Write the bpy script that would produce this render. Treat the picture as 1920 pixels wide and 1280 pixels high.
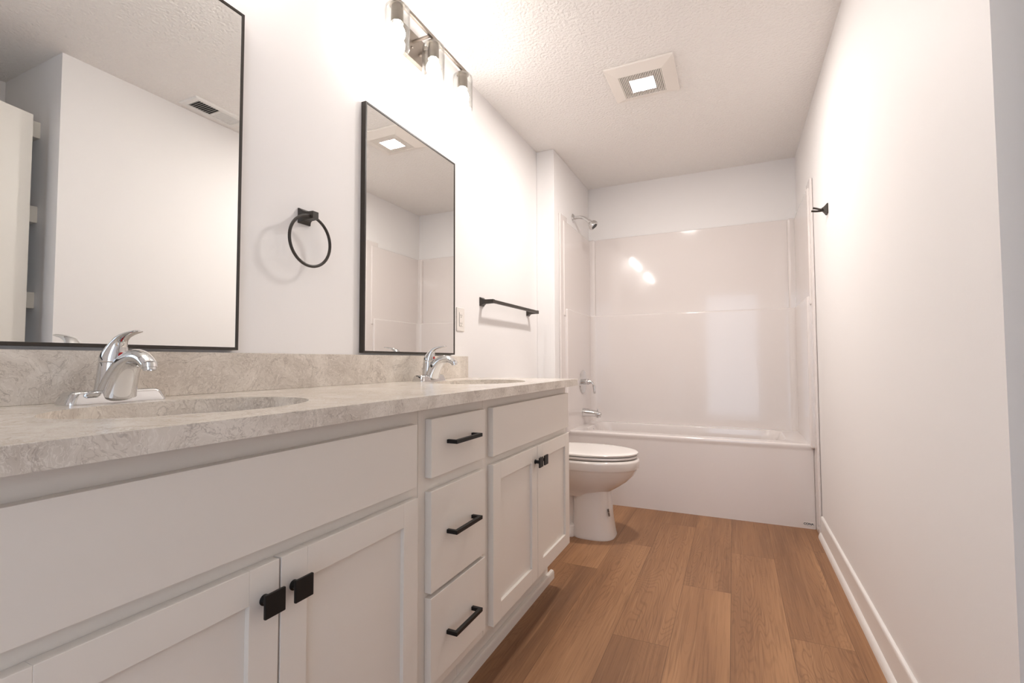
import bpy, bmesh, math, random
from mathutils import Vector, Matrix

for o in list(bpy.data.objects): bpy.data.objects.remove(o, do_unlink=True)
S = bpy.context.scene
C = S.collection
PI = math.pi

# ------------------------------------------------------------------ camera
F_PX, YAW, PITCH, ROLL, CX, CZ = 899.54, 0.4326, 0.0410, -0.0032, 1.2278, 0.9787
w = Vector((-math.sin(YAW) * math.cos(PITCH), math.cos(YAW) * math.cos(PITCH), math.sin(PITCH)))
r_ = Vector((math.cos(YAW), math.sin(YAW), 0.0))
u_ = r_.cross(w)
r = r_ * math.cos(ROLL) + u_ * math.sin(ROLL)
u = u_ * math.cos(ROLL) - r_ * math.sin(ROLL)
cam_d = bpy.data.cameras.new('camera')
cam = bpy.data.objects.new('camera', cam_d)
C.objects.link(cam)
M = Matrix((r, u, -w)).transposed().to_4x4()
M.translation = (CX, 0.0, CZ)
cam.matrix_world = M
cam_d.sensor_fit = 'HORIZONTAL'
cam_d.sensor_width = 36.0
cam_d.lens = F_PX / 1920 * 36.0
cam_d.clip_start = 0.02
S.camera = cam

# ------------------------------------------------------------------ world and exposure
wd = bpy.data.worlds.new('daylight_beyond_the_doorway')
S.world = wd
wd.use_nodes = True
bg = wd.node_tree.nodes['Background']
bg.inputs[0].default_value = (0.72, 0.84, 1.0, 1)
bg.inputs[1].default_value = 0.8
S.view_settings.view_transform = 'Standard'
S.view_settings.look = 'None'
S.view_settings.exposure = 1.71
S.view_settings.gamma = 1.0
S.view_settings.use_curve_mapping = False

BULB = 23.0       # radiance of one frosted bulb
FANL = 150.0      # radiance of the fan's light panel

# ------------------------------------------------------------------ room measures (metres)
W = 1.656         # right wall
H = 2.44          # ceiling
YR = 3.0745       # chase face
XR = 0.128        # chase side
YB = 3.9466       # far wall
YE = 1.115        # corner where the right wall stops
XN = 2.232        # back of the shelf nook
YN = 0.25         # rear side of the nook
YK = -0.75        # wall behind the camera
YT = 3.288        # tub apron

# ------------------------------------------------------------------ materials
def srgb(c):
    return tuple((x / 255 / 12.92) if x / 255 <= 0.04045 else ((x / 255 + 0.055) / 1.055) ** 2.4 for x in c)

def newmat(name):
    m = bpy.data.materials.new(name)
    m.use_nodes = True
    nt = m.node_tree
    b = nt.nodes['Principled BSDF']
    return m, nt, b

def setp(b, **k):
    for n, v in k.items():
        b.inputs[n.replace('_', ' ')].default_value = v

def paint(name, col, rough=0.55, bump=0.0, scale=200.0, spec=0.5, detail=3.0, dist=0.002, coat=0.0):
    m, nt, b = newmat(name)
    b.inputs['Base Color'].default_value = (*col, 1)
    b.inputs['Roughness'].default_value = rough
    b.inputs['Specular IOR Level'].default_value = spec
    if coat: b.inputs['Coat Weight'].default_value = coat; b.inputs['Coat Roughness'].default_value = 0.03
    tc = nt.nodes.new('ShaderNodeTexCoord')
    n = nt.nodes.new('ShaderNodeTexNoise')
    n.inputs['Scale'].default_value = scale
    n.inputs['Detail'].default_value = detail
    nt.links.new(tc.outputs['Object'], n.inputs['Vector'])
    if bump:
        bp = nt.nodes.new('ShaderNodeBump')
        bp.inputs['Strength'].default_value = bump
        bp.inputs['Distance'].default_value = dist
        nt.links.new(n.outputs['Fac'], bp.inputs['Height'])
        nt.links.new(bp.outputs[0], b.inputs['Normal'])
    else:
        # faint roughness variation keeps big faces from looking computed
        mr = nt.nodes.new('ShaderNodeMapRange')
        mr.inputs['To Min'].default_value = max(rough - 0.03, 0.0)
        mr.inputs['To Max'].default_value = rough + 0.03
        nt.links.new(n.outputs['Fac'], mr.inputs['Value'])
        nt.links.new(mr.outputs[0], b.inputs['Roughness'])
    return m

M_wall = paint('wall_paint', (0.885, 0.855, 0.84), 0.6, 0.12, 260, 0.35, dist=0.001)
M_ceil = paint('ceiling_texture', (0.935, 0.90, 0.868), 0.8, 0.9, 75, 0.2, detail=2.0, dist=0.008)
M_trim = paint('trim_paint', (0.88, 0.84, 0.805), 0.32)
M_door = paint('door_paint', (0.80, 0.77, 0.72), 0.4)
M_shelf = paint('shelf_paint', (0.78, 0.74, 0.67), 0.45)
M_cab = paint('cabinet_paint', (0.785, 0.725, 0.66), 0.34, spec=0.45)
M_black = paint('matte_black_metal', (0.006, 0.005, 0.005), 0.45, spec=0.3)
M_bronze = paint('dark_bronze_metal', (0.036, 0.028, 0.022), 0.40, spec=0.45)
M_tub = paint('gelcoat_white', (0.80, 0.735, 0.705), 0.09, spec=0.55, coat=0.3)
M_china = paint('vitreous_china', (0.80, 0.735, 0.685), 0.06, spec=0.6, coat=0.5)
M_seat = paint('seat_plastic', (0.84, 0.79, 0.75), 0.12, spec=0.5)
M_bowl = paint('sink_china', (0.72, 0.66, 0.58), 0.08, spec=0.5)
M_plastic = paint('white_plastic', (0.84, 0.79, 0.74), 0.3)
M_grille = paint('almond_plastic', (0.90, 0.84, 0.78), 0.35)
M_register = paint('white_enamel', (0.88, 0.86, 0.83), 0.4)
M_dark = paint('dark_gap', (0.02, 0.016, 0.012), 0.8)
M_grey = paint('grey_damper', (0.05, 0.052, 0.052), 0.5)
M_ink = paint('ink', (0.02, 0.025, 0.06), 0.6)
M_red = paint('red_dot', (0.45, 0.01, 0.01), 0.2)
M_caulk = paint('caulk', (0.82, 0.77, 0.72), 0.4)

def metal(name, col, rough):
    m, nt, b = newmat(name)
    b.inputs['Base Color'].default_value = (*col, 1)
    b.inputs['Metallic'].default_value = 1.0
    tc = nt.nodes.new('ShaderNodeTexCoord')
    n = nt.nodes.new('ShaderNodeTexNoise'); n.inputs['Scale'].default_value = 40
    mr = nt.nodes.new('ShaderNodeMapRange')
    mr.inputs['To Min'].default_value = rough * 0.7; mr.inputs['To Max'].default_value = rough * 1.3
    nt.links.new(tc.outputs['Object'], n.inputs['Vector'])
    nt.links.new(n.outputs['Fac'], mr.inputs['Value'])
    nt.links.new(mr.outputs[0], b.inputs['Roughness'])
    return m
M_chrome = metal('chrome', (0.70, 0.70, 0.70), 0.04)
M_nickel = metal('brushed_nickel', (0.24, 0.205, 0.175), 0.36)
M_mirror = metal('mirror_silver', (0.89, 0.90, 0.89), 0.002)

def emit(name, col, s):
    m = bpy.data.materials.new(name); m.use_nodes = True
    nt = m.node_tree; nt.nodes.clear()
    e = nt.nodes.new('ShaderNodeEmission'); o = nt.nodes.new('ShaderNodeOutputMaterial')
    e.inputs[0].default_value = (*col, 1); e.inputs[1].default_value = s
    nt.links.new(e.outputs[0], o.inputs[0])
    return m
M_bulb = emit('lit_bulb', (1.0, 0.955, 0.925), BULB)
M_fanlight = emit('lit_panel', (1.0, 0.95, 0.905), FANL)

def glass():
    m = bpy.data.materials.new('clear_glass'); m.use_nodes = True
    nt = m.node_tree; nt.nodes.clear()
    t = nt.nodes.new('ShaderNodeBsdfTransparent'); g = nt.nodes.new('ShaderNodeBsdfGlossy')
    f = nt.nodes.new('ShaderNodeLayerWeight'); pw = nt.nodes.new('ShaderNodeMath'); pw.operation = 'POWER'; mr = nt.nodes.new('ShaderNodeMapRange'); mx = nt.nodes.new('ShaderNodeMixShader')
    o = nt.nodes.new('ShaderNodeOutputMaterial')
    gm = nt.nodes.new('ShaderNodeMix'); gm.data_type = 'RGBA'
    gm.inputs['A'].default_value = (0.97, 0.975, 0.97, 1); gm.inputs['B'].default_value = (0.42, 0.40, 0.38, 1)
    nt.links.new(gm.outputs['Result'], t.inputs[0])
    g.inputs['Roughness'].default_value = 0.02
    pw.inputs[1].default_value = 4.0; mr.inputs['To Min'].default_value = 0.05; mr.inputs['To Max'].default_value = 0.75
    nt.links.new(f.outputs['Facing'], pw.inputs[0]); nt.links.new(pw.outputs[0], mr.inputs['Value']); nt.links.new(pw.outputs[0], gm.inputs['Factor']); nt.links.new(mr.outputs[0], mx.inputs[0]); nt.links.new(t.outputs[0], mx.inputs[1]); nt.links.new(g.outputs[0], mx.inputs[2])
    nt.links.new(mx.outputs[0], o.inputs[0])
    return m
M_glass = glass()

def quartz():
    m, nt, b = newmat('quartz_stone')
    N = nt.nodes.new; L = nt.links.new
    tc = N('ShaderNodeTexCoord')
    n0 = N('ShaderNodeTexNoise'); n0.inputs['Scale'].default_value = 7; n0.inputs['Detail'].default_value = 5
    L(tc.outputs['Object'], n0.inputs['Vector'])
    vm = N('ShaderNodeVectorMath'); vm.operation = 'MULTIPLY_ADD'
    vm.inputs[1].default_value = (0.20, 0.20, 0.20)
    L(n0.outputs['Color'], vm.inputs[0]); L(tc.outputs['Object'], vm.inputs[2])
    def ridge(scale, width, detail=3, dist=1.5):
        n = N('ShaderNodeTexNoise'); n.inputs['Scale'].default_value = scale
        n.inputs['Detail'].default_value = detail; n.inputs['Distortion'].default_value = dist
        L(vm.outputs[0], n.inputs['Vector'])
        a = N('ShaderNodeMath'); a.operation = 'SUBTRACT'; a.inputs[1].default_value = 0.5
        c = N('ShaderNodeMath'); c.operation = 'ABSOLUTE'
        d = N('ShaderNodeMapRange'); d.inputs['From Min'].default_value = 0; d.inputs['From Max'].default_value = width
        d.inputs['To Min'].default_value = 1; d.inputs['To Max'].default_value = 0
        L(n.outputs['Fac'], a.inputs[0]); L(a.outputs[0], c.inputs[0]); L(c.outputs[0], d.inputs['Value'])
        return d.outputs[0]
    base = N('ShaderNodeTexNoise'); base.inputs['Scale'].default_value = 9; base.inputs['Detail'].default_value = 6
    base.inputs['Roughness'].default_value = 0.65
    L(vm.outputs[0], base.inputs['Vector'])
    cr = N('ShaderNodeValToRGB')
    cr.color_ramp.elements[0].position = 0.32; cr.color_ramp.elements[0].color = (*srgb((196, 185, 173)), 1)
    cr.color_ramp.elements[1].position = 0.68; cr.color_ramp.elements[1].color = (*srgb((229, 220, 209)), 1)
    L(base.outputs['Fac'], cr.inputs[0])
    def mix(a, fac, col, k):
        mu = N('ShaderNodeMath'); mu.operation = 'MULTIPLY'; mu.inputs[1].default_value = k
        L(fac, mu.inputs[0])
        x = N('ShaderNodeMix'); x.data_type = 'RGBA'
        L(mu.outputs[0], x.inputs['Factor']); L(a, x.inputs['A']); x.inputs['B'].default_value = (*col, 1)
        return x.outputs['Result']
    c = mix(cr.outputs[0], ridge(55, 0.035), srgb((240, 233, 224)), 0.5)
    c = mix(c, ridge(34, 0.022), srgb((158, 144, 132)), 0.5)
    c = mix(c, ridge(9, 0.010, 6, 0.8), srgb((128, 114, 104)), 0.38)
    L(c, b.inputs['Base Color'])
    b.inputs['Roughness'].default_value = 0.16
    b.inputs['Specular IOR Level'].default_value = 0.5
    return m
M_quartz = quartz()

def wood_floor():
    m, nt, b = newmat('vinyl_oak_planks')
    N = nt.nodes.new; L = nt.links.new
    tc = N('ShaderNodeTexCoord')
    at = N('ShaderNodeAttribute'); at.attribute_name = 'plank'
    sep = N('ShaderNodeSeparateColor'); L(at.outputs['Color'], sep.inputs[0])
    off = N('ShaderNodeVectorMath'); off.operation = 'MULTIPLY_ADD'; off.inputs[1].default_value = (9.0, 31.0, 17.0)
    L(at.outputs['Color'], off.inputs[0]); L(tc.outputs['Object'], off.inputs[2])
    def noise(sx, sy, scale=1.0, detail=2.0, dist=0.0, rough=0.5):
        mp = N('ShaderNodeMapping'); mp.inputs['Scale'].default_value = (sx, sy, 1)
        L(off.outputs[0], mp.inputs['Vector'])
        n = N('ShaderNodeTexNoise'); n.inputs['Scale'].default_value = scale; n.inputs['Detail'].default_value = detail
        n.inputs['Distortion'].default_value = dist; n.inputs['Roughness'].default_value = rough
        L(mp.outputs[0], n.inputs['Vector']); return n.outputs['Fac']
    def math_(op, a, k=None, bb=None):
        x = N('ShaderNodeMath'); x.operation = op; L(a, x.inputs[0])
        if bb is not None: L(bb, x.inputs[1])
        elif k is not None: x.inputs[1].default_value = k
        return x.outputs[0]
    def rng(a, lo, hi, t0=0.0, t1=1.0):
        x = N('ShaderNodeMapRange'); L(a, x.inputs['Value'])
        x.inputs['From Min'].default_value = lo; x.inputs['From Max'].default_value = hi
        x.inputs['To Min'].default_value = t0; x.inputs['To Max'].default_value = t1; return x.outputs[0]
    def mix(a, bcol, fac):
        x = N('ShaderNodeMix'); x.data_type = 'RGBA'; L(fac, x.inputs['Factor']); L(a, x.inputs['A'])
        x.inputs['B'].default_value = (*bcol, 1); return x.outputs['Result']
    tone = rng(sep.outputs[0], 0, 1, -0.13, 0.13)
    big = noise(5.5, 0.55, 1, 3)
    t = math_('ADD', big, bb=tone)
    cr = N('ShaderNodeValToRGB')
    e = cr.color_ramp.elements
    e[0].position = 0.28; e[0].color = (*srgb((124, 88, 62)), 1)
    e[1].position = 0.72; e[1].color = (*srgb((178, 133, 95)), 1)
    x = e.new(0.5); x.color = (*srgb((156, 113, 79)), 1)
    L(t, cr.inputs[0])
    rings = math_('SINE', math_('MULTIPLY', noise(7.0, 0.9, 1, 2.0, 0.3), 270.0))
    rmask = rng(noise(4, 0.8, 1, 1), 0.45, 0.62)
    ring_f = math_('MULTIPLY', rng(rings, 0.3, 1.0, 0, 0.36), bb=rmask)
    c = mix(cr.outputs[0], srgb((112, 76, 50)), ring_f)
    streak = noise(190, 5, 1, 3)
    c = mix(c, srgb((104, 70, 46)), rng(streak, 0.48, 0.75, 0, 0.5))
    c = mix(c, srgb((190, 146, 108)), rng(noise(120, 2.5, 1, 2), 0.55, 0.8, 0, 0.35))
    # joints: distance to the plank's own edges, held in its UV map (metres)
    uv = N('ShaderNodeUVMap'); uv.uv_map = 'edge'
    su = N('ShaderNodeSeparateXYZ'); L(uv.outputs[0], su.inputs[0])
    ex = math_('PINGPONG', su.outputs[0], 0.1915 / 2)
    ey = math_('PINGPONG', su.outputs[1], 1.30 / 2)
    ed = math_('MINIMUM', ex, bb=ey)
    c = mix(c, srgb((84, 56, 38)), rng(ed, 0.0006, 0.0014, 0.6, 0.0))
    L(c, b.inputs['Base Color'])
    b.inputs['Roughness'].default_value = 0.45
    b.inputs['Specular IOR Level'].default_value = 0.35
    bp = N('ShaderNodeBump'); bp.inputs['Strength'].default_value = 0.12; bp.inputs['Distance'].default_value = 0.001
    L(streak, bp.inputs['Height']); L(bp.outputs[0], b.inputs['Normal'])
    return m
M_floor = wood_floor()

# ------------------------------------------------------------------ mesh helpers
def B(): return bmesh.new()

def box(bm, x0, x1, y0, y1, z0, z1, bev=0.0, seg=2):
    vs = [bm.verts.new((x, y, z)) for x in (x0, x1) for y in (y0, y1) for z in (z0, z1)]
    fs = [(0, 1, 3, 2), (4, 6, 7, 5), (0, 4, 5, 1), (2, 3, 7, 6), (0, 2, 6, 4), (1, 5, 7, 3)]
    faces = [bm.faces.new([vs[i] for i in f]) for f in fs]
    if bev:
        es = {e for f in faces for e in f.edges}
        bmesh.ops.bevel(bm, geom=list(es), offset=bev, segments=seg, profile=0.5, affect='EDGES')
    return vs

def loft(bm, rings, cap0=True, cap1=True, closed=True):
    R_ = [[bm.verts.new(p) for p in ring] for ring in rings]
    n = len(R_[0])
    for a, b in zip(R_[:-1], R_[1:]):
        for i in range(n if closed else n - 1):
            j = (i + 1) % n
            bm.faces.new((a[i], a[j], b[j], b[i]))
    if cap0: bm.faces.new(list(reversed(R_[0])))
    if cap1: bm.faces.new(R_[-1])
    return R_

def frame_of(d):
    d = d.normalized()
    a = Vector((0, 0, 1)) if abs(d.z) < 0.95 else Vector((0, 1, 0))
    s = d.cross(a).normalized()
    return s, s.cross(d).normalized()

def tube(bm, pts, rad, n=16, cap=True, scale=None):
    """sweep a circle (or ellipse: scale=(a,b) per point) along points"""
    pts = [Vector(p) for p in pts]
    if not hasattr(rad, '__len__'): rad = [rad] * len(pts)
    rings = []
    s0 = None
    for i, p in enumerate(pts):
        d = (pts[min(i + 1, len(pts) - 1)] - pts[max(i - 1, 0)])
        s, t = frame_of(d)
        if s0 is not None and s.dot(s0) < 0: s, t = -s, -t
        s0 = s
        sa, sb = (1, 1) if scale is None else scale[i]
        rings.append([p + s * (rad[i] * sa * math.cos(k * 2 * PI / n)) + t * (rad[i] * sb * math.sin(k * 2 * PI / n)) for k in range(n)])
    loft(bm, rings, cap, cap)

def cyl(bm, a, b, rad, n=32, rad2=None):
    tube(bm, [a, b], [rad, rad if rad2 is None else rad2], n)

def lathe(bm, c, axis, prof, n=40, cap0=True, cap1=True):
    """prof = [(distance along axis, radius)]"""
    axis = Vector(axis).normalized(); s, t = frame_of(axis); c = Vector(c)
    rings = [[c + axis * d + s * (q * math.cos(k * 2 * PI / n)) + t * (q * math.sin(k * 2 * PI / n)) for k in range(n)] for d, q in prof]
    loft(bm, rings, cap0, cap1)

def rrect(x0, x1, y0, y1, rad, z, n=8):
    pts = []
    for cx, cy, a0 in ((x1 - rad, y1 - rad, 0), (x0 + rad, y1 - rad, PI / 2), (x0 + rad, y0 + rad, PI), (x1 - rad, y0 + rad, 1.5 * PI)):
        for k in range(n + 1):
            a = a0 + (PI / 2) * k / n
            pts.append((cx + rad * math.cos(a), cy + rad * math.sin(a), z))
    return pts

def bez(p0, p1, p2, p3, n=12):
    p0, p1, p2, p3 = map(Vector, (p0, p1, p2, p3)); out = []
    for i in range(n + 1):
        t = i / n; s = 1 - t
        out.append(p0 * s ** 3 + p1 * 3 * s * s * t + p2 * 3 * s * t * t + p3 * t ** 3)
    return out

ORG = {}
def obj(name, bm, mat, parent=None, smooth=False, bevel=0.0, subsurf=0, angle=35, wn=True):
    bmesh.ops.recalc_face_normals(bm, faces=bm.faces[:])
    org = ORG[parent.name] if parent else Vector((0, 0, 0))
    me = bpy.data.meshes.new(name)
    if org.length: bmesh.ops.translate(bm, verts=bm.verts[:], vec=-org)
    bm.to_mesh(me); bm.free()
    o = bpy.data.objects.new(name, me); C.objects.link(o)
    me.materials.append(mat)
    if parent: o.parent = parent
    ORG[o.name] = org
    if smooth:
        me.polygons.foreach_set('use_smooth', [True] * len(me.polygons))
        me.set_sharp_from_angle(angle=math.radians(angle))
        if wn:
            md = o.modifiers.new('weighted', 'WEIGHTED_NORMAL'); md.keep_sharp = True; md.weight = 100
    if bevel:
        md = o.modifiers.new('bevel', 'BEVEL'); md.width = bevel; md.segments = 3
        md.limit_method = 'ANGLE'; md.angle_limit = math.radians(40); md.harden_normals = False
    if subsurf:
        md = o.modifiers.new('sub', 'SUBSURF'); md.levels = subsurf; md.render_levels = subsurf
    return o

def tag(o, label, cat, group=None):
    o['label'] = label; o['category'] = cat
    if group: o['group'] = group
    return o

def thing(name, loc, label, cat, group=None):
    o = bpy.data.objects.new(name, None); C.objects.link(o); o.location = loc
    o.empty_display_size = 0.05
    ORG[o.name] = Vector(loc)
    return tag(o, label, cat, group)

def struct(name, bm, mat, parent=None, **k):
    o = obj(name, bm, mat, parent, **k)
    if not parent: o['kind'] = 'structure'
    return o

def rehome(o, loc):
    """put a single mesh thing's origin at loc"""
    v = Vector(loc); o.data.transform(Matrix.Translation(-v)); o.location = v; ORG[o.name] = v
    return o

def dup(root, loc, label=None):
    r2 = root.copy(); C.objects.link(r2); r2.location = loc
    if label: r2['label'] = label
    for ch in list(root.children):
        c2 = ch.copy(); C.objects.link(c2); c2.parent = r2
        for g in list(ch.children):
            d2 = g.copy(); C.objects.link(d2); d2.parent = c2
    return r2

def part_label(o, s): o['label'] = s; return o

# ================================================================== THE ROOM
# floor: every plank a quad of one mesh
random.seed(7)
bm = B()
PW, PL = 0.1915, 1.30
uvl = bm.loops.layers.uv.new('edge'); col = bm.loops.layers.float_color.new('plank')
x_seam = 1.006
ends = {0: 2.255, 1: 1.425, -1: 1.750, -2: 2.637, -3: 2.260, 2: 1.985, 3: 2.919}   # one joint of each row, index of the row right of x_seam
tones = {(0, 0): .22, (0, -1): .62, (-1, 0): .72, (-1, -1): .35, (-2, -1): .60, (-2, 0): .35, (1, 0): .70, (1, 1): .35, (2, 0): .58, (2, -1): .66, (-3, -1): .35, (-3, 0): .45, (3, 0): .1, (3, -1): .6}
def clipq(v, lo, hi): return max(lo, min(hi, v))
FX0, FX1, FY0, FY1 = -0.02, XN + 0.02, YK - 0.9, YB
for i in range(-7, 8):
    xa, xb = x_seam + i * PW, x_seam + (i + 1) * PW
    if xb <= FX0 or xa >= FX1: continue
    e0 = ends.get(i, random.uniform(0, PL))
    for k in range(-6, 6):
        ya, yb = e0 + k * PL, e0 + (k + 1) * PL
        if yb <= FY0 or ya >= FY1: continue
        X0, X1, Y0, Y1 = clipq(xa, FX0, FX1), clipq(xb, FX0, FX1), clipq(ya, FY0, FY1), clipq(yb, FY0, FY1)
        f = bm.faces.new([bm.verts.new(p) for p in ((X0, Y0, 0), (X1, Y0, 0), (X1, Y1, 0), (X0, Y1, 0))])
        tone = tones.get((i, k), random.random())
        cc = (tone, random.random(), random.random(), 1)
        for lp in f.loops:
            lp[col] = cc; lp[uvl].uv = (lp.vert.co.x - xa, lp.vert.co.y - ya)
me = bpy.data.meshes.new('floor'); bm.to_mesh(me); bm.free(); me.materials.append(M_floor)
fl = bpy.data.objects.new('floor', me); C.objects.link(fl); fl['kind'] = 'structure'

T = 0.1
bm = B(); box(bm, -T, XN + T, YK - T, YB + T, H, H + T); struct('ceiling', bm, M_ceil)
bm = B(); box(bm, -T, 0, YK - T, YB + T, 0, H); struct('wall_left', bm, M_wall)
bm = B(); box(bm, 0, XR, YR, YB, 0, H); struct('wall_plumbing_chase', bm, M_wall, bevel=0.004)
bm = B(); box(bm, -T, W + T, YB, YB + T, 0, H); struct('wall_far', bm, M_wall)
bm = B(); box(bm, W, W + T, YE, YB, 0, H); struct('wall_right', bm, M_wall)
bm = B(); box(bm, W + T, XN + T, YE, YE + T, 0, H); struct('wall_nook_end', bm, M_wall)
bm = B(); box(bm, XN, XN + T, YN - T, YE, 0, H); struct('wall_nook_back', bm, M_wall)
bm = B(); box(bm, W, XN, YN - T, YN, 0, H); box(bm, W, W + T, YK, YN - T, 0, H); struct('wall_nook_side', bm, M_wall)
DX0, DX1, DH = 0.82, 1.58, 2.05
bm = B()
box(bm, 0, DX0, YK - T, YK, 0, H); box(bm, DX1, W + T, YK - T, YK, 0, H); box(bm, DX0, DX1, YK - T, YK, DH, H)
struct('wall_rear', bm, M_wall)

# baseboard along the right wall: flat-topped board and shoe moulding
bm = B()
BY0, BY1 = YE + 0.0, 3.15
prof = [(0, 0), (0.024, 0), (0.0235, 0.010), (0.0205, 0.020), (0.0155, 0.028), (0.011, 0.031), (0.011, 0.106), (0.0095, 0.1145), (0.006, 0.119), (0, 0.1195)]
loft(bm, [[(W - a, y, z) for a, z in prof] for y in (BY0, BY1)])
struct('baseboard_right', bm, M_trim, smooth=True, angle=50)
bm = B()
loft(bm, [[(a, y, z) for a, z in prof] for y in (2.16, YR)])
struct('baseboard_left', bm, M_trim, smooth=True, angle=50)
bm = B()
loft(bm, [[(x, YR - a, z) for a, z in prof] for x in (0.0, XR)])
struct('baseboard_chase', bm, M_trim, smooth=True, angle=50)

# door standing in front of the nook (seen in the near mirror)
D0, D1 = Vector((1.735, 1.050)), Vector((1.565, 0.34))
dd = (D1 - D0).normalized(); nn = Vector((dd.y, -dd.x))
if nn.x > 0: nn = -nn
bm = B()
q = [D0, D1, D1 - nn * 0.035, D0 - nn * 0.035]
loft(bm, [[(p.x, p.y, z) for p in q] for z in (0.012, 2.128)])
dr = struct('door_1', bm, M_door, bevel=0.002)
bm = B()
hc = D1 - dd * 0.07
lathe(bm, (hc.x, hc.y, 0.92), (nn.x, nn.y, 0), [(0, 0.026), (0.006, 0.026), (0.008, 0.010), (0.035, 0.010), (0.042, 0.024), (0.058, 0.026), (0.066, 0.016)], 24)
struct('door_handle', bm, M_nickel, dr, smooth=True)

# shelves in the nook
for i, (z0, z1, lb) in enumerate(((2.062, 2.140, 'thick cream closet shelf in the nook, topmost of three seen in the near mirror'),
                        (1.650, 1.728, 'thick cream closet shelf in the nook, middle one of three seen in the near mirror'),
                        (1.238, 1.314, 'thick cream closet shelf in the nook, lowest of three seen in the near mirror'))):
    bm = B(); box(bm, W + 0.185, XN, YN, YE, z0, z1, 0.001)
    o = rehome(obj('closet_shelf', bm, M_shelf), (XN, (YN + YE) / 2, z0))
    tag(o, lb, 'shelf', 'closet shelves')

# ================================================================== VANITY
CF = 0.562       # cabinet door face
FR = 0.543       # face frame
CT = 0.869       # top of the cabinets / underside of the worktop
CZT = 0.899      # top of the worktop
DB, DT = 0.187, 0.665
LAB_KNOB = 'square black knob'

def cabinet(name, y0, y1, label, group=None):
    t = thing(name, (0.0, (y0 + y1) / 2, 0.0), label, 'cabinet', group)
    bm = B()
    G = 0.0006
    # side-profile prism with the toe recess
    sec = [(0.003, 0), (0.455, 0), (0.455, 0.172), (FR, 0.172), (FR, CT), (0.003, CT)]
    loft(bm, [[(x, y, z) for x, z in sec] for y in (y0 + G, y1 - G)])
    obj('carcass', bm, M_cab, t, bevel=0.0008)
    return t

def slab(t, name, y0, y1, z0, z1):
    bm = B(); box(bm, FR, CF, y0, y1, z0, z1, 0.0015)
    return obj(name, bm, M_cab, t, smooth=True)

def shaker(t, y0, y1, z0, z1, s=0.052):
    bm = B(); b = 0.0007
    box(bm, FR + 0.0003, CF, y0, y0 + s, z0, z1, b); box(bm, FR + 0.0003, CF, y1 - s, y1, z0, z1, b)
    box(bm, FR + 0.0003, CF, y0 + s, y1 - s, z1 - s, z1, b); box(bm, FR + 0.0003, CF, y0 + s, y1 - s, z0, z0 + s, b)
    box(bm, FR + 0.0003, CF - 0.009, y0 + s - 0.002, y1 - s + 0.002, z0 + s - 0.002, z1 - s + 0.002)
    return obj('door', bm, M_cab, t)

def knob(parent, yc, zc):
    bm = B()
    lathe(bm, (CF, yc, zc), (1, 0, 0), [(0, 0.0085), (0.002, 0.0085), (0.004, 0.006), (0.022, 0.006)], 20)
    h = 0.018
    box(bm, CF + 0.021, CF + 0.0262, yc - h, yc + h, zc - h, zc + h, 0.0014, 2)
    o = obj('knob', bm, M_black, parent, smooth=True); part_label(o, 'square black knob on a round stem')

def pull(parent, y0, y1, zc):
    bm = B(); s = 0.0048
    box(bm, CF + 0.021, CF + 0.0306, y0, y1, zc - s, zc + s, 0.0006)
    box(bm, CF, CF + 0.022, y0, y0 + 2 * s, zc - s, zc + s, 0.0006)
    box(bm, CF, CF + 0.022, y1 - 2 * s, y1, zc - s, zc + s, 0.0006)
    o = obj('handle', bm, M_black, parent); part_label(o, 'matte black square bar pull')

cl = cabinet('sink_cabinet', 0.185, 0.948, 'pale grey shaker double-door sink cabinet nearest the camera, left of the drawer stack', 'vanity sink cabinets')
slab(cl, 'false_front', 0.203, 0.921, 0.690, 0.834)
d = shaker(cl, 0.203, 0.5525, DB, DT); knob(d, 0.526, 0.612)
d = shaker(cl, 0.5565, 0.924, DB, DT); knob(d, 0.5805, 0.612)
cm = cabinet('drawer_cabinet', 0.948, 1.272, 'narrow pale grey cabinet with three stacked drawers and black bar pulls')
for z0, z1, zp in ((0.697, 0.839, 0.776), (0.424, 0.665, 0.551), (0.210, 0.413, 0.303)):
    dw = slab(cm, 'drawer', 0.977, 1.253, z0, z1); pull(dw, 1.045, 1.180, zp)
cr_ = cabinet('sink_cabinet', 1.272, 2.046, 'pale grey shaker double-door sink cabinet beside the toilet, right of the drawer stack', 'vanity sink cabinets')
slab(cr_, 'false_front', 1.304, 2.031, 0.690, 0.838)
d = shaker(cr_, 1.304, 1.6615, DB, DT); knob(d, 1.640, 0.612)
d = shaker(cr_, 1.6650, 2.036, DB, DT); knob(d, 1.690, 0.612)

# shoe moulding at the foot of the vanity
bm = B()
sp = [(0, 0), (0.016, 0), (0.016, 0.026), (0.012, 0.034), (0.004, 0.036), (0, 0.036)]
loft(bm, [[(0.4555 + a, y, z) for a, z in sp] for y in (0.185, 2.085)])
struct('trim_1', bm, M_cab, smooth=True)

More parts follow.
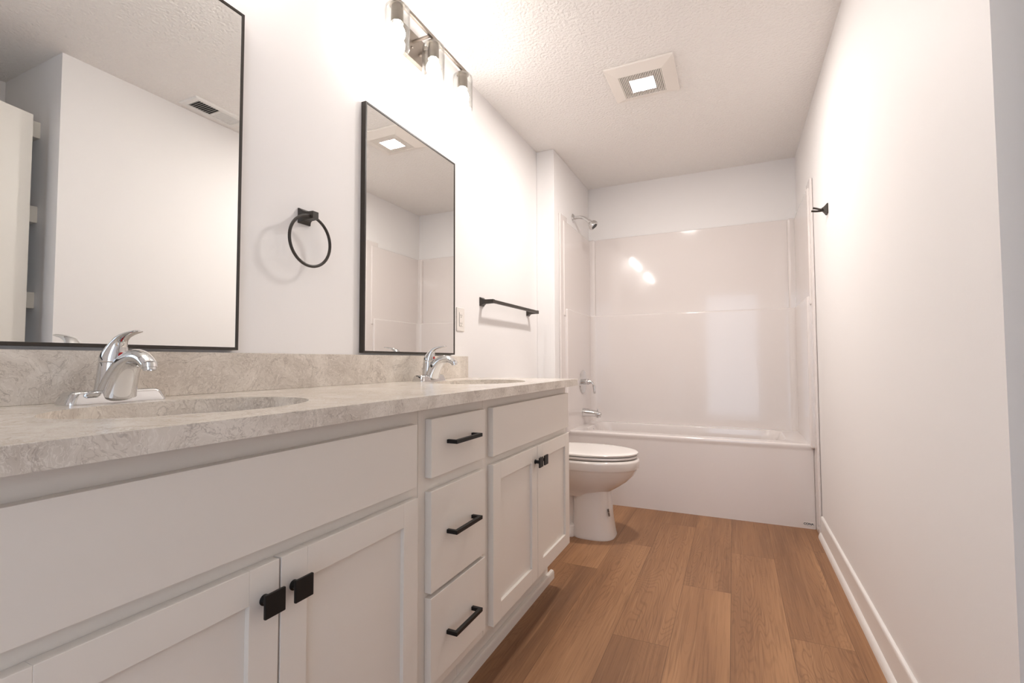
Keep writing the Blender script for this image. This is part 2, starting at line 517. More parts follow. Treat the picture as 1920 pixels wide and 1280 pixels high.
# worktop with two oval cut-outs
SINKS = [(0.325, 0.560), (0.325, 1.665)]
SA, SB = 0.165, 0.215         # half-axes in x and y
CY0, CY1, CFX = 0.165, 2.088, 0.588
def worktop():
    bm = B(); n = 64
    def grid(z):
        vs = {}
        def V(x, y):
            k = (round(x, 5), round(y, 5))
            if k not in vs: vs[k] = bm.verts.new((x, y, z))
            return vs[k]
        faces = []; loops = []
        hy = 0.26
        for cx, cy in SINKS:
            x0, x1, y0, y1 = 0.0, CFX, cy - hy, cy + hy
            el = []; rc = []
            for k in range(n):
                a = 2 * PI * (k + 0.5) / n
                ca, sa = math.cos(a), math.sin(a)
                el.append(bm.verts.new((cx + SA * ca, cy + SB * sa, z)))
                tx = ((x1 - cx) if ca > 0 else (x0 - cx)) / ca; ty = ((y1 - cy) if sa > 0 else (y0 - cy)) / sa
                tt = min(tx, ty); rc.append((cx + tt * ca, cy + tt * sa, tx < ty))
            for k in range(n):
                a, b = rc[k], rc[(k + 1) % n]
                poly = [V(a[0], a[1])]
                if a[2] != b[2]:
                    poly.append(V(x1 if (a[0] + b[0]) / 2 > cx else x0, y1 if (a[1] + b[1]) / 2 > cy else y0))
                poly.append(V(b[0], b[1]))
                faces.append(bm.faces.new([el[k]] + poly + [el[(k + 1) % n]]))
            loops.append(el)
        return vs, faces, loops
    out = []
    for z in (CZT, CT):
        vs, faces, loops = grid(z); out.append((vs, loops))
        ys = [CY0, SINKS[0][1] - 0.26, SINKS[0][1] + 0.26, SINKS[1][1] - 0.26, SINKS[1][1] + 0.26, CY1]
        for a, b in ((0, 1), (2, 3), (4, 5)):
            def edge(y):
                return sorted([v for k, v in vs.items() if abs(k[1] - y) < 1e-4], key=lambda v: v.co.x)
            ea, eb = edge(ys[a]), edge(ys[b])
            if not ea: ea = [bm.verts.new((0, ys[a], z)), bm.verts.new((CFX, ys[a], z))]
            if not eb: eb = [bm.verts.new((0, ys[b], z)), bm.verts.new((CFX, ys[b], z))]
            bm.faces.new(ea + list(reversed(eb)))
    for i in range(2):
        a, b = out[0][1][i], out[1][1][i]
        for k in range(len(a)):
            j = (k + 1) % len(a); bm.faces.new((a[k], a[j], b[j], b[k]))
    # outer sides
    bm.edges.ensure_lookup_table()
    be = [e for e in bm.edges if len(e.link_faces) == 1]
    top = [e for e in be if e.verts[0].co.z > CZT - 1e-4 and e.verts[1].co.z > CZT - 1e-4]
    low = {(round(v.co.x, 4), round(v.co.y, 4)): v for v in bm.verts if v.co.z < CT + 1e-4}
    for e in top:
        a, b = e.verts
        bm.faces.new((a, b, low[(round(b.co.x, 4), round(b.co.y, 4))], low[(round(a.co.x, 4), round(a.co.y, 4))]))
    arris = [e for e in bm.edges if all(abs(v.co.z - CZT) < 1e-5 for v in e.verts) and (all(abs(v.co.x - CFX) < 1e-5 for v in e.verts) or all(abs(v.co.y - CY1) < 1e-5 for v in e.verts))]
    bmesh.ops.bevel(bm, geom=arris, offset=0.0022, segments=3, profile=0.5, affect='EDGES')
    return bm
wt = obj('worktop', worktop(), M_quartz)
rehome(wt, (0.0, (CY0 + CY1) / 2, CT))
tag(wt, 'long beige veined quartz worktop with two oval sink cut-outs on the vanity', 'countertop')
bm = B(); box(bm, 0.001, 0.020, CY0, 2.092, CZT, 1.0035, 0.0012)
bs = rehome(obj('backsplash', bm, M_quartz), (0.0, 1.13, CZT))
tag(bs, 'low beige quartz backsplash strip along the wall under the two mirrors', 'backsplash')

# undermount basins
def sink(cx, cy, label):
    t = thing('sink_basin', (cx, cy, CT - 0.15), label, 'sink', 'undermount sinks')
    bm = B(); n = 64; rings = []
    for s, z in ((1.10, CT - 0.0005), (1.015, CT - 0.0005), (1.0, CT - 0.006), (0.985, CT - 0.03), (0.94, CT - 0.07), (0.84, CT - 0.105), (0.66, CT - 0.13), (0.40, CT - 0.143), (0.14, CT - 0.147)):
        rings.append([(cx + SA * s * math.cos(2 * PI * k / n), cy + SB * s * math.sin(2 * PI * k / n), z) for k in range(n)])
    loft(bm, rings, False, False)
    o = obj('bowl', bm, M_bowl, t, smooth=True, angle=60)
    bm = B(); lathe(bm, (cx, cy, CT - 0.148), (0, 0, 1), [(-0.01, 0.030), (0.002, 0.031), (0.003, 0.026), (0.001, 0.020), (0.004, 0.017), (0.005, 0.002)], 28)
    part_label(obj('drain', bm, M_chrome, t, smooth=True), 'chrome drain')
sink(*SINKS[0], 'oval undermount basin in the worktop below the near mirror')
sink(*SINKS[1], 'oval undermount basin in the worktop below the far mirror')

# ------------------------------------------------------------------ faucets
def egg(cx, cy, rx0, rx1, ry, z, n=28, e=2.0):
    out = []
    for k in range(n):
        a = 2 * PI * k / n; ca, sa = math.cos(a), math.sin(a)
        rx = rx1 if ca > 0 else rx0
        out.append((cx + rx * math.copysign(abs(ca) ** (2 / e), ca), cy + ry * math.copysign(abs(sa) ** (2 / e), sa), z))
    return out

def faucet(cx, cy, label):
    z = CZT
    t = thing('faucet', (cx, cy, z), label, 'faucet', 'basin faucets')
    bm = B()
    loft(bm, [rrect(cx - a, cx + a, cy - b, cy + b, min(a * 0.6, 0.013), z + h, 6) for a, b, h in
              ((0.0285, 0.0855, 0.0), (0.0288, 0.086, 0.004), (0.0245, 0.0790, 0.020), (0.0215, 0.0745, 0.0245), (0.012, 0.065, 0.0258))])
    obj('base_plate', bm, M_chrome, t, smooth=True, angle=60)
    # body column: round below the handle
    bm = B()
    loft(bm, [egg(cx - 0.002, cy, a, a, b, z + h, 32) for a, b, h in
              ((0.0275, 0.0350, 0.004), (0.0262, 0.0325, 0.02), (0.0240, 0.0290, 0.045), (0.0226, 0.0264, 0.072), (0.0222, 0.0258, 0.0795), (0.0212, 0.0248, 0.0805))])
    body = obj('body', bm, M_chrome, t, smooth=True, angle=60)
    # spout: broad buttress rising from the plate, arching forward and down
    bm = B()
    P = bez((cx + 0.012, cy, z + 0.018), (cx + 0.030, cy, z + 0.075), (cx + 0.074, cy, z + 0.112), (cx + 0.117, cy, z + 0.074), 18)
    rads = []; sc = []
    for i in range(19):
        s = i / 18
        hw = 0.0185 * (1 - s) ** 1.4 + 0.0145
        ht = 0.019 * (1 - s) ** 1.2 + 0.0118
        rads.append(1.0); sc.append((hw, ht))
    tube(bm, P, rads, 28, True, sc)
    sp_ = obj('spout', bm, M_chrome, t, smooth=True, angle=60)
    bm = B()
    lathe(bm, (cx + 0.1175, cy, z + 0.078), (0.18, 0, -1), [(0, 0.0128), (0.008, 0.0130), (0.0085, 0.0112), (0.0135, 0.0108), (0.0137, 0.0085), (0.011, 0.008)], 28)
    obj('aerator', bm, M_chrome, sp_, smooth=True)
    # lever handle: dome leaning back then sweeping forward into a thin blade
    bm = B()
    st = [  # x offset, z, half depth, half width
        (-0.001, 0.0822, 0.0228, 0.0264), (-0.0005, 0.090, 0.0226, 0.0258), (0.0015, 0.100, 0.0205, 0.0228), (0.0055, 0.110, 0.0172, 0.0190),
        (0.0110, 0.119, 0.0135, 0.0152)]
    rings = []
    for dx, h, a, b in st:
        rings.append([Vector((cx + dx + a * math.cos(2 * PI * k / 28), cy + b * math.sin(2 * PI * k / 28), z + h)) for k in range(28)])
    # blade sections turn from horizontal to vertical rings
    for dx, h, ang, th, wd_ in ((0.0205, 0.1270, 38, 0.0096, 0.0125), (0.0330, 0.1325, 62, 0.0062, 0.0110), (0.0500, 0.1365, 75, 0.0042, 0.0105), (0.0660, 0.1390, 80, 0.0033, 0.0105), (0.0770, 0.1404, 84, 0.0028, 0.0095), (0.0810, 0.1408, 86, 0.0015, 0.005)):
        a_ = math.radians(ang)
        rings.append([Vector((cx + dx + th * math.cos(2 * PI * k / 28) * math.cos(a_), cy + wd_ * math.sin(2 * PI * k / 28), z + h - th * math.cos(2 * PI * k / 28) * math.sin(a_))) for k in range(28)])
    loft(bm, rings)
    hd = obj('handle', bm, M_chrome, t, smooth=True, angle=60)
    bm = B(); lathe(bm, (cx + 0.0195, cy, z + 0.0945), (1, 0, 0.12), [(0, 0.0055), (0.0042, 0.0050), (0.0050, 0.001)], 16)
    part_label(obj('temperature_dot', bm, M_red, hd, smooth=True), 'red temperature dot')
    bm = B(); lathe(bm, (cx - 0.032, cy, z), (0, 0, 1), [(0, 0.0025), (0.045, 0.0025), (0.046, 0.005), (0.052, 0.0055), (0.054, 0.002)], 14)
    obj('drain_rod', bm, M_chrome, t, smooth=True)
    return t
f1 = faucet(0.095, 0.543, 'chrome single-lever faucet on the worktop below the near mirror')
f2 = dup(f1, (0.095, 1.645, CZT), 'chrome single-lever faucet on the worktop below the far mirror')

# ------------------------------------------------------------------ mirrors
MZ0, MZ1 = 1.0105, 1.9355
def mirror(y0, y1, label):
    t = thing('wall_mirror', (0.0, (y0 + y1) / 2, MZ0), label, 'mirror', 'black framed mirrors')
    bm = B(); f = 0.0075; xb, xf = 0.0, 0.0215
    box(bm, xb, xf, y0, y0 + f, MZ0, MZ1, 0.0006, 1); box(bm, xb, xf, y1 - f, y1, MZ0, MZ1, 0.0006, 1)
    box(bm, xb, xf, y0 + f, y1 - f, MZ1 - f, MZ1, 0.0006, 1); box(bm, xb, xf, y0 + f, y1 - f, MZ0, MZ0 + f, 0.0006, 1)
    obj('frame', bm, M_bronze, t)
    bm = B(); box(bm, 0.006, 0.0195, y0 + f - 0.001, y1 - f + 0.001, MZ0 + f - 0.001, MZ1 - f + 0.001)
    part_label(obj('mirror_glass', bm, M_mirror, t), 'silvered mirror glass')
    return t
mirror(0.238, 0.8605, 'tall black-framed rectangular mirror nearest the camera, above the near sink')
mirror(1.3405, 1.963, 'tall black-framed rectangular mirror farther along the wall, above the far sink')

# ------------------------------------------------------------------ vanity lights
def vanity_light(cy, label):
    XB, ZB = 0.112, 2.332
    t = thing('vanity_light', (0.0, cy, 2.26), label, 'wall light', 'three-globe vanity lights')
    bm = B(); box(bm, 0.0, 0.022, cy - 0.095, cy + 0.095, 2.255, 2.375, 0.002)
    plate = obj('back_plate', bm, M_nickel, t, smooth=True)
    for dy in (-0.03, 0.03):
        bm = B(); lathe(bm, (0.022, cy + dy, 2.300), (1, 0, 0), [(0, 0.005), (0.006, 0.005), (0.008, 0.003)], 14)
        obj('screw', bm, M_nickel, plate, smooth=True)
    bm = B(); tube(bm, [(0.020, cy - 0.018, ZB), (XB, cy - 0.018, ZB)], 0.0065, 14)
    obj('arm', bm, M_nickel, t, smooth=True)
    bm = B(); tube(bm, [(0.020, cy + 0.06, ZB), (XB, cy + 0.06, ZB)], 0.0065, 14)
    obj('arm', bm, M_nickel, t, smooth=True)
    bm = B(); box(bm, XB - 0.006, XB + 0.006, cy - 0.272, cy + 0.272, ZB - 0.007, ZB + 0.007, 0.001)
    obj('bar', bm, M_nickel, t)
    for k in (-1, 0, 1):
        y = cy + k * 0.238
        bm = B()
        lathe(bm, (XB, y, ZB - 0.006), (0, 0, -1), [(0, 0.010), (0.010, 0.012), (0.016, 0.028), (0.020, 0.029), (0.021, 0.021), (0.034, 0.0200), (0.036, 0.0225), (0.083, 0.0235), (0.086, 0.0225), (0.084, 0.0205), (0.048, 0.0195)], 32, True, False)
        obj('socket_cup', bm, M_nickel, t, smooth=True)
        bm = B()
        zt = -0.024
        o_ = [(zt, 0.024), (zt + 0.0, 0.030), (zt - 0.004, 0.038), (zt - 0.012, 0.0445), (zt - 0.024, 0.0465), (zt - 0.165, 0.0465), (zt - 0.168, 0.0450), (zt - 0.165, 0.0435), (zt - 0.026, 0.0435), (zt - 0.014, 0.0415), (zt - 0.007, 0.036), (zt - 0.004, 0.029), (zt - 0.004, 0.024)]
        lathe(bm, (XB, y, ZB), (0, 0, 1), o_, 40, False, False)
        part_label(obj('glass_shade', bm, M_glass, t, smooth=True, angle=50), 'clear glass cylinder shade, open below')
        bm = B()
        lathe(bm, (XB, y, ZB - 0.080), (0, 0, -1), [(0, 0.013), (0.012, 0.0145), (0.024, 0.020), (0.036, 0.0265), (0.048, 0.0300), (0.060, 0.0285), (0.070, 0.021), (0.076, 0.011), (0.0775, 0.002)], 32)
        part_label(obj('bulb', bm, M_bulb, t, smooth=True), 'lit frosted bulb')
    return t
vl = vanity_light(1.641, 'nickel bar light with three clear glass shades above the far mirror')
dup(vl, (0.0, 0.549, 2.26), 'nickel bar light with three clear glass shades above the near mirror')

# ------------------------------------------------------------------ towel ring and bar
def flare_post(bm, yc, zc, out, x0=0.0, sgn=1, s=0.0235, neck=0.0115, tip=None):
    prof = [(0, s), (0.004, s), (0.0055, s * 0.96), (0.010, s * 0.80), (0.016, s * 0.64), (0.024, neck * 1.08), (out - 0.004, neck), (out, neck)]
    loft(bm, [[(x0 + sgn * d, yc + a * q, zc + b * q) for a, b in ((-1, -1), (1, -1), (1, 1), (-1, 1))] for d, q in prof])
t = thing('towel_ring', (0.0, 1.088, 1.43), 'dark bronze towel ring on the wall between the two mirrors', 'towel ring')
bm = B(); flare_post(bm, 1.088, 1.436, 0.052)
obj('mount', bm, M_bronze, t, bevel=0.001)
bm = B(); R0 = 0.0785; rr_ = 0.0047
rings = []
for k in range(72):
    a = 2 * PI * k / 72
    c = Vector((0.040, 1.080 + R0 * math.sin(a), 1.354 + R0 * math.cos(a)))
    n_ = Vector((0, math.sin(a), math.cos(a)))
    rings.append([c + n_ * rr_ * math.cos(2 * PI * j / 14) + Vector((1, 0, 0)) * rr_ * math.sin(2 * PI * j / 14) for j in range(14)])
rings.append(rings[0]); loft(bm, rings, False, False); bmesh.ops.remove_doubles(bm, verts=bm.verts, dist=1e-6)
obj('ring', bm, M_bronze, t, smooth=True, angle=80)

t = thing('towel_bar', (0.0, 2.58, 1.30), 'dark bronze square towel bar on the wall above the toilet', 'towel bar')
for y in (2.268, 2.905):
    bm = B(); flare_post(bm, y, 1.298, 0.076, s=0.0235, neck=0.0105)
    obj('mount', bm, M_bronze, t, bevel=0.001)
bm = B(); box(bm, 0.062, 0.076, 2.276, 2.897, 1.2895, 1.3065, 0.001)
obj('bar', bm, M_bronze, t)

# ------------------------------------------------------------------ outlet
oy, oz = 2.044, 1.186
t = thing('wall_outlet', (0.0, oy, oz), 'white two-socket wall outlet beside the far mirror', 'outlet')
bm = B(); box(bm, 0, 0.0055, oy - 0.036, oy + 0.036, oz - 0.058, oz + 0.058, 0.002); obj('cover_plate', bm, M_plastic, t, smooth=True)
bm = B(); box(bm, 0.004, 0.0072, oy - 0.0165, oy + 0.0165, oz - 0.034, oz + 0.034, 0.001); rc = obj('socket', bm, M_plastic, t)
bm = B()
for s in (-1, 1):
    for dy in (-0.006, 0.006): box(bm, 0.0070, 0.0075, oy + dy - 0.001, oy + dy + 0.001, oz + s * 0.020 - 0.004, oz + s * 0.020 + 0.004)
    cyl(bm, (0.0070, oy, oz + s * 0.020 - 0.009), (0.0075, oy, oz + s * 0.020 - 0.009), 0.0022, 10)
box(bm, 0.0070, 0.0075, oy - 0.0165, oy - 0.0157, oz - 0.034, oz + 0.034)
obj('slot', bm, M_dark, rc)

# ================================================================== CEILING ITEMS
fx0, fx1, fy0, fy1 = 0.6616, 0.9939, 2.3244, 2.6633
fcx, fcy = (fx0 + fx1) / 2, (fy0 + fy1) / 2
t = thing('exhaust_fan', (fcx, fcy, H), 'square ceiling exhaust fan grille with a bright centre light', 'ceiling fan light')
bm = B()
def sq(h, z, e=0.0): return [(fcx - h, fcy - h, z), (fcx + h, fcy - h, z), (fcx + h, fcy + h, z), (fcx - h, fcy + h, z)]
loft(bm, [sq(0.166, H), sq(0.168, H - 0.006), sq(0.166, H - 0.010), sq(0.162, H - 0.012), sq(0.108, H - 0.030), sq(0.104, H - 0.030), sq(0.104, H - 0.012)], True, False)
obj('cover', bm, M_grille, t, bevel=0.001)
bm = B(); box(bm, fcx - 0.104, fcx + 0.104, fcy - 0.104, fcy + 0.104, H - 0.0125, H - 0.0115)
obj('housing', bm, M_dark, t)
for k in range(26):
    x = fcx - 0.104 + 0.208 * (k + 0.5) / 26
    bm = B(); box(bm, x - 0.0024, x + 0.0024, fcy - 0.104, fcy + 0.104, H - 0.0295, H - 0.0262)
    obj('slat', bm, M_grille, t)
bm = B(); box(bm, fcx - 0.058, fcx + 0.060, fcy - 0.054, fcy + 0.056, H - 0.0300, H - 0.013)
lp_ = part_label(obj('light_panel', bm, M_plastic, t), 'glowing rectangular light lens')
lp_.data.materials.append(M_fanlight)
for f in lp_.data.polygons:
    if f.normal.z < -0.9: f.material_index = 1

# register by the right wall (seen in the near mirror)
rx0, rx1, ry0, ry1 = 1.458, 1.612, 1.612, 1.930
t = thing('ceiling_register', ((rx0 + rx1) / 2, (ry0 + ry1) / 2, H), 'white slotted ceiling air register seen in the near mirror', 'air vent')
bm = B()
rcx = (rx0 + rx1) / 2; rcy = (ry0 + ry1) / 2
ix, iy0, iy1 = 0.050, ry0 + 0.030, ry1 - 0.030
def rq(a, b0, b1, z): return [(rcx - a, b0, z), (rcx + a, b0, z), (rcx + a, b1, z), (rcx - a, b1, z)]
loft(bm, [rq(0.077, ry0, ry1, H), rq(0.077, ry0, ry1, H - 0.003), rq(0.070, ry0 + 0.007, ry1 - 0.007, H - 0.009), rq(ix, iy0, iy1, H - 0.009), rq(ix, iy0, iy1, H - 0.001)], True, False)
obj('frame', bm, M_register, t)
bm = B(); box(bm, rcx - ix, rcx + ix, iy0, (iy0 + iy1) / 2, H - 0.0022, H - 0.0012); obj('damper', bm, M_grey, t)
bm = B(); box(bm, rcx - ix, rcx + ix, (iy0 + iy1) / 2, iy1, H - 0.0022, H - 0.0012); obj('damper', bm, M_register, t)
nf = 18
for k in range(nf):
    y = iy0 + (iy1 - iy0) * (k + 0.5) / nf
    lean = -0.0035 if k < nf / 2 else 0.0035
    bm = B()
    loft(bm, [[(x, y - 0.0006 + lean, H - 0.009), (x, y + 0.0010 + lean, H - 0.009), (x, y + 0.0010 - lean, H - 0.0024), (x, y - 0.0006 - lean, H - 0.0024)] for x in (rcx - ix, rcx + ix)])
    obj('fin', bm, M_register, t)

# ================================================================== TUB AND SURROUND
TX0, TX1 = XR + 0.0005, W - 0.0015
RZ = 0.4884
t = thing('bathtub', ((TX0 + TX1) / 2, 3.6, 0.0), 'white moulded bathtub with a glossy wall surround filling the far alcove', 'bathtub')
YF = 3.17       # front flange
LX, RX = TX0 + 0.013, TX1 - 0.013       # inner faces of the side panels
yb = YB - 0.022
bm = B()
# apron and basin
outer = lambda y0, z, rad=0.006: rrect(LX, RX, y0, yb, rad, z, 8)
rings = [outer(YT + 0.006, 0.0), outer(YT + 0.006, RZ - 0.045), outer(YT + 0.002, RZ - 0.030), outer(YT, RZ - 0.018), outer(YT, RZ - 0.008), outer(YT + 0.003, RZ - 0.002), outer(YT + 0.010, RZ, 0.01)]
rings += [rrect(0.235, 1.520, YT + 0.085, yb - 0.075, 0.09, RZ, 8), rrect(0.243, 1.510, YT + 0.093, yb - 0.083, 0.09, RZ - 0.006, 8),
          rrect(0.255, 1.480, YT + 0.103, yb - 0.093, 0.09, RZ - 0.05, 8), rrect(0.285, 1.400, YT + 0.125, yb - 0.115, 0.09, 0.20, 8),
          rrect(0.31, 1.32, YT + 0.145, yb - 0.135, 0.08, 0.12, 8), rrect(0.36, 1.26, YT + 0.19, yb - 0.18, 0.06, 0.10, 8)]
loft(bm, rings, False, True)
tubm = obj('basin', bm, M_tub, t, smooth=True, angle=50)
# dark gap under the apron edge
# side wings standing in front of the apron down to the floor, with the nailing flange
def side_panel(side):
    s = 1 if side == 'L' else -1
    xw = TX0 if s == 1 else TX1
    bm = B()
    TZ = 2.022
    # front flange strip, floor to top
    box(bm, *sorted((xw, xw + s * 0.013)), YF, YT + 0.03, 0.0, TZ, 0.004, 3)
    # upper panel
    x_up = xw + s * 0.020; x_lo = xw + s * 0.032
    box(bm, *sorted((xw, x_up)), YF + 0.06, yb + 0.01, 1.30, 1.985, 0.008, 4)
    # lower, thicker panel with the ledge
    box(bm, *sorted((xw, x_lo)), YF + 0.085, yb + 0.01, RZ - 0.02, 1.352, 0.010, 4)
    return obj('side_panel', bm, M_tub, t, smooth=True, angle=40)
side_panel('L'); side_panel('R')
bm = B()
def back_panel(bm):
    ytop = YB
    box(bm, TX0, TX1, YB - 0.020, YB - 0.0005, 1.30, 1.992, 0.006, 3)               # recessed upper field
    # corner columns of the upper field, rounded inner edge
    for xa, xb in ((TX0, TX0 + 0.062), (TX1 - 0.062, TX1)):
        box(bm, xa, xb, YB - 0.052, YB - 0.002, 1.30, 1.990, 0.016, 5)
    box(bm, TX0, TX1, YB - 0.058, YB - 0.001, RZ - 0.02, 1.352, 0.012, 5)           # lower field with ledge
back_panel(bm)
obj('back_panel', bm, M_tub, t, smooth=True, angle=40)
# rounded corner fillets of the lower field
for xc, s in ((TX0 + 0.031, 1), (TX1 - 0.031, -1)):
    bm = B()
    n = 10; q = 0.05; yy = YB - 0.057
    prof_ = [(xc, yy)] + [(xc + s * q * (1 - math.cos(a * PI / 2 / n)), yy - q + q * math.sin(a * PI / 2 / n)) for a in range(n + 1)]
    loft(bm, [[(x, y, z) for x, y in prof_] for z in (RZ - 0.01, 1.345)])
    obj('corner_cove', bm, M_tub, t, smooth=True, angle=40)
bm = B(); lathe(bm, (0.2475, 3.60, 0.437), (1, 0, 0.25), [(-0.004, 0.030), (0.004, 0.032), (0.008, 0.030), (0.010, 0.012), (0.012, 0.003)], 28)
part_label(obj('overflow_plate', bm, M_chrome, t, smooth=True), 'round chrome overflow plate')
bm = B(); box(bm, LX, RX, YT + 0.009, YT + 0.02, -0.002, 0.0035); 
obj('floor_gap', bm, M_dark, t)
# small printed sticker low on the apron
def text_mesh(s, size, mat, name, parent, mat4):
    cu = bpy.data.curves.new('lettering', 'FONT'); cu.body = s; cu.size = size; cu.align_x = 'CENTER'; cu.align_y = 'CENTER'
    cu.extrude = 0.0002; cu.offset = size * 0.03
    o = bpy.data.objects.new('lettering', cu); C.objects.link(o)
    dg = bpy.context.evaluated_depsgraph_get(); me = bpy.data.meshes.new_from_object(o.evaluated_get(dg))
    bpy.data.objects.remove(o); bpy.data.curves.remove(cu)
    me.transform(mat4); me.transform(Matrix.Translation(-ORG[parent.name]))
    me.materials.clear(); me.materials.append(mat)
    o = bpy.data.objects.new(name, me); C.objects.link(o); o.parent = parent; ORG[o.name] = ORG[parent.name]
    return o
bm = B(); box(bm, 1.578, 1.630, YT + 0.0052, YT + 0.0062, 0.016, 0.038); stk = obj('sticker', bm, M_plastic, t); part_label(stk, 'small white sticker with dark print')
text_mesh('CONA', 0.017, M_ink, 'print', stk, Matrix.Translation((1.604, YT + 0.005, 0.027)) @ Matrix.Rotation(PI / 2, 4, 'X'))

# shower fittings on the plumbing wall
PX = XR + 0.020
t = thing('wall_shower', (PX, 3.50, 2.07), 'chrome shower head on a bent arm high on the tub wall', 'shower head')
X0 = XR
bm = B(); lathe(bm, (X0, 3.50, 2.072), (1, 0, 0), [(0, 0.034), (0.003, 0.034), (0.011, 0.026), (0.015, 0.014)], 28); obj('flange', bm, M_chrome, t, smooth=True)
bm = B(); P = bez((X0 + 0.005, 3.50, 2.072), (X0 + 0.07, 3.50, 2.078), (X0 + 0.09, 3.50, 2.070), (X0 + 0.135, 3.50, 2.022), 14); tube(bm, P, 0.0125, 16); obj('arm', bm, M_chrome, t, smooth=True)
bm = B(); lathe(bm, (X0 + 0.128, 3.50, 2.031), (0.70, 0, -0.71), [(-0.004, 0.015), (0.008, 0.018), (0.014, 0.015), (0.019, 0.019), (0.026, 0.031), (0.038, 0.0375), (0.052, 0.038), (0.059, 0.035), (0.061, 0.030), (0.058, 0.028)], 32)
hd = obj('head', bm, M_chrome, t, smooth=True)
bm = B(); lathe(bm, (X0 + 0.128 + 0.041, 3.50, 2.031 - 0.0415), (0.70, 0, -0.71), [(0, 0.0235), (0.003, 0.022), (0.004, 0.010)], 28); obj('spray_face', bm, M_grey, hd, smooth=True)

PX = XR + 0.032
vy, vz = 3.615, 0.818
t = thing('shower_valve', (PX, vy, vz), 'round chrome shower valve plate with a curved lever above the tub spout', 'shower valve')
bm = B(); lathe(bm, (PX, vy, vz), (1, 0, 0), [(0, 0.090), (0.003, 0.091), (0.008, 0.086), (0.011, 0.050), (0.013, 0.022)], 48); obj('escutcheon', bm, M_chrome, t, smooth=True)
bm = B(); lathe(bm, (PX + 0.008, vy, vz), (1, 0, 0), [(0, 0.022), (0.030, 0.020), (0.034, 0.023), (0.052, 0.021), (0.058, 0.012)], 28)
tube(bm, bez((PX + 0.045, vy, vz + 0.004), (PX + 0.085, vy, vz + 0.006), (PX + 0.095, vy, vz - 0.03), (PX + 0.093, vy, vz - 0.088), 12), [0.013, 0.013, 0.012, 0.011, 0.010, 0.0095, 0.009, 0.0088, 0.0085, 0.0085, 0.0085, 0.008, 0.007], 16, True, [(1.2, 0.8)] * 13)
obj('lever', bm, M_chrome, t, smooth=True, angle=50)
t = thing('tub_spout', (PX, vy, 0.58), 'chrome tub spout with a diverter knob above the bath rim', 'tub spout')
bm = B()
sz = 0.583
tube(bm, [(PX, vy, sz), (PX + 0.004, vy, sz), (PX + 0.03, vy, sz), (PX + 0.08, vy, sz - 0.003), (PX + 0.115, vy, sz - 0.008), (PX + 0.135, vy, sz - 0.014), (PX + 0.142, vy, sz - 0.019)], [0.033, 0.034, 0.030, 0.026, 0.024, 0.020, 0.010], 28)
lathe(bm, (PX + 0.122, vy, sz - 0.015), (0.15, 0, -1), [(0, 0.017), (0.020, 0.0165), (0.021, 0.013), (0.015, 0.012)], 20)
s_ = obj('spout_body', bm, M_chrome, t, smooth=True, angle=50)
bm = B(); lathe(bm, (PX + 0.118, vy, sz + 0.010), (0, 0, 1), [(0, 0.0035), (0.014, 0.0035), (0.015, 0.008), (0.020, 0.008), (0.022, 0.004)], 16); obj('diverter_knob', bm, M_chrome, s_, smooth=True)

# ================================================================== TOILET
ty = 2.705
t = thing('toilet', (0.0, ty, 0.0), 'white elongated toilet with closed lid between the vanity and the bathtub', 'toilet')
def egg2(xb, xf, hw, z, n=48, p=None):
    cx = xb + (xf - xb) * 0.46; out = []
    for k in range(n):
        a = 2 * PI * k / n; ca, sa = math.cos(a), math.sin(a)
        rx = (xf - cx) if ca > 0 else (cx - xb)
        e = p if p else (2.05 if ca > 0 else 2.7)
        out.append((cx + rx * math.copysign(abs(ca) ** (2 / e), ca), ty + hw * math.copysign(abs(sa) ** (2 / e), sa), z))
    return out
bm = B()
Z = [(0.30, 0.560, 0.092, 0.225), (0.295, 0.575, 0.098, 0.245), (0.29, 0.605, 0.112, 0.262), (0.28, 0.640, 0.130, 0.284), (0.27, 0.680, 0.150, 0.312), (0.255, 0.712, 0.168, 0.345), (0.245, 0.732, 0.179, 0.378),
     (0.24, 0.7365, 0.1805, 0.386), (0.24, 0.743, 0.185, 0.390), (0.24, 0.746, 0.187, 0.425), (0.243, 0.742, 0.184, 0.436), (0.255, 0.730, 0.172, 0.441)]
loft(bm, [egg2(a, b, c, z) for a, b, c, z in Z])
obj('bowl', bm, M_china, t, smooth=True, angle=60)
bm = B()
Z = [(0.372, 0.612, 0.108, 0.0), (0.370, 0.614, 0.1095, 0.010), (0.372, 0.608, 0.105, 0.03), (0.376, 0.597, 0.098, 0.10), (0.379, 0.589, 0.095, 0.18), (0.380, 0.585, 0.094, 0.235), (0.381, 0.584, 0.095, 0.27)]
loft(bm, [egg2(a, b, c, z, p=2.8) for a, b, c, z in Z])
ped = obj('pedestal', bm, M_china, t, smooth=True, angle=60)
bm = B()   # rear foot and trapway
loft(bm, [rrect(0.10, 0.40, ty - a, ty + a, 0.03, z, 6) for a, z in ((0.108, 0.0), (0.108, 0.012), (0.100, 0.055), (0.090, 0.062))])
loft(bm, [rrect(x0, 0.40, ty - a, ty + a, 0.04, z, 6) for x0, a, z in ((0.16, 0.055, 0.05), (0.16, 0.052, 0.20), (0.14, 0.060, 0.26), (0.12, 0.090, 0.33), (0.10, 0.115, 0.40), (0.09, 0.12, 0.43))])
obj('trapway', bm, M_china, t, smooth=True, angle=60)
bm = B()
loft(bm, [egg2(0.235, b, c, z) for b, c, z in ((0.728, 0.176, 0.4435), (0.735, 0.181, 0.447), (0.736, 0.182, 0.455), (0.732, 0.179, 0.459))])
obj('seat', bm, M_seat, t, smooth=True, angle=50)
bm = B()
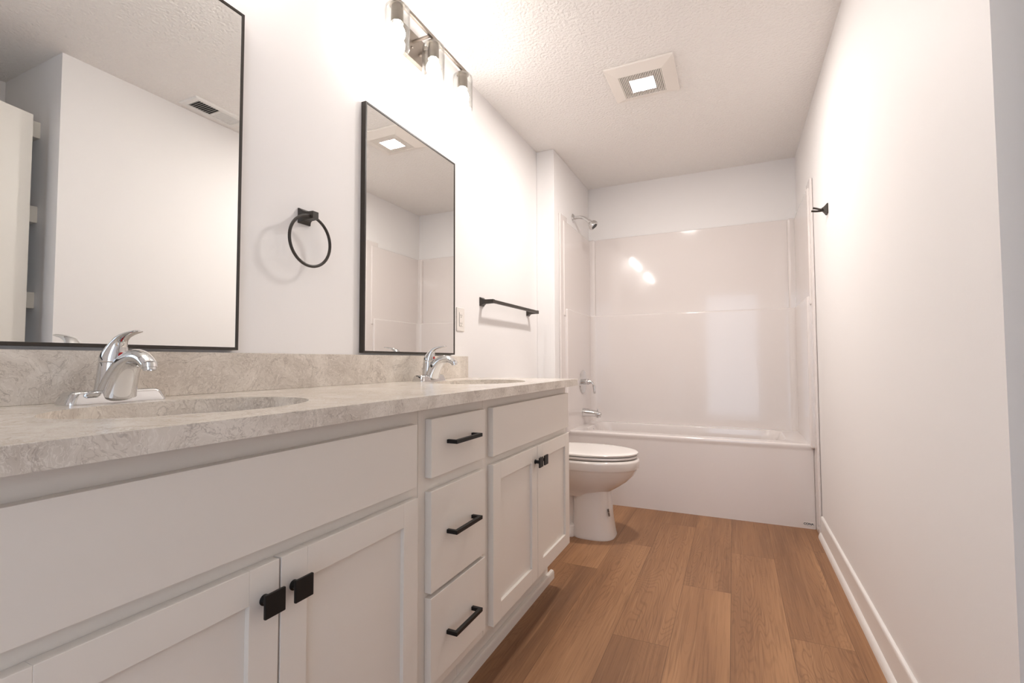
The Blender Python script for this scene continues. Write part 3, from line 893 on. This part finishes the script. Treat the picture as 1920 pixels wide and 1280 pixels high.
loft(bm, [egg2(0.225, b, c, z) for b, c, z in ((0.728, 0.176, 0.4615), (0.737, 0.183, 0.464), (0.739, 0.184, 0.472), (0.733, 0.180, 0.4765), (0.700, 0.160, 0.4785), (0.60, 0.10, 0.479))])
obj('lid', bm, M_seat, t, smooth=True, angle=50)
bm = B()
loft(bm, [rrect(x0, x1, ty - a, ty + a, 0.03, z, 6) for x0, x1, a, z in ((0.03, 0.185, 0.185, 0.43), (0.02, 0.195, 0.200, 0.46), (0.015, 0.205, 0.212, 0.74))])
tk = obj('tank', bm, M_china, t, smooth=True, angle=50)
bm = B(); loft(bm, [rrect(0.010, 0.212, ty - a, ty + a, 0.03, z, 6) for a, z in ((0.214, 0.7405), (0.220, 0.746), (0.220, 0.768), (0.212, 0.776))]); obj('tank_lid', bm, M_china, t, smooth=True, angle=50)
bm = B(); lathe(bm, (0.203, ty - 0.15, 0.69), (1, 0, 0), [(0, 0.014), (0.012, 0.012)], 18); tube(bm, [(0.218, ty - 0.15, 0.69), (0.222, ty - 0.08, 0.683)], 0.006, 12); obj('flush_lever', bm, M_chrome, tk, smooth=True)
# small printed label on the pedestal's front
bm = B()
for i, (dy, dz, l) in enumerate(((0, 0, .012), (0, -.006, .009), (0, -.012, .011), (0, -.020, .008), (0, -.026, .012), (0, -.033, .010))):
    xx = 0.5855 + (0.150 - (0.150 + dz)) * 0.17
    box(bm, xx - 0.004, xx + 0.0035, ty - 0.066, ty - 0.066 + l, 0.162 + dz, 0.1655 + dz)
obj('printed_label', bm, M_nickel, ped)

# ------------------------------------------------------------------ robe hook on the right wall
hy, hz = 2.735, 1.712
t = thing('robe_hook', (W, hy, hz), 'small dark double robe hook on the right wall beside the tub', 'hook')
bm = B(); s = 0.024
loft(bm, [[(W - d, hy + a * q, hz + b * q) for a, b in ((-1, -1), (1, -1), (1, 1), (-1, 1))] for d, q in ((0, s), (0.005, s), (0.008, s * 0.85), (0.014, s * 0.6), (0.020, 0.009), (0.024, 0.008))])
obj('plate', bm, M_bronze, t, bevel=0.001)
for dy in (-0.024, 0.024):
    bm = B(); tube(bm, bez((W - 0.016, hy, hz), (W - 0.030, hy + dy * 0.4, hz - 0.004), (W - 0.038, hy + dy, hz + 0.000), (W - 0.064, hy + dy * 1.1, hz + 0.006), 10), [0.009, 0.008, 0.007, 0.006, 0.0055, 0.005, 0.005, 0.005, 0.005, 0.005, 0.005], 4, True)
    obj('prong', bm, M_bronze, t)
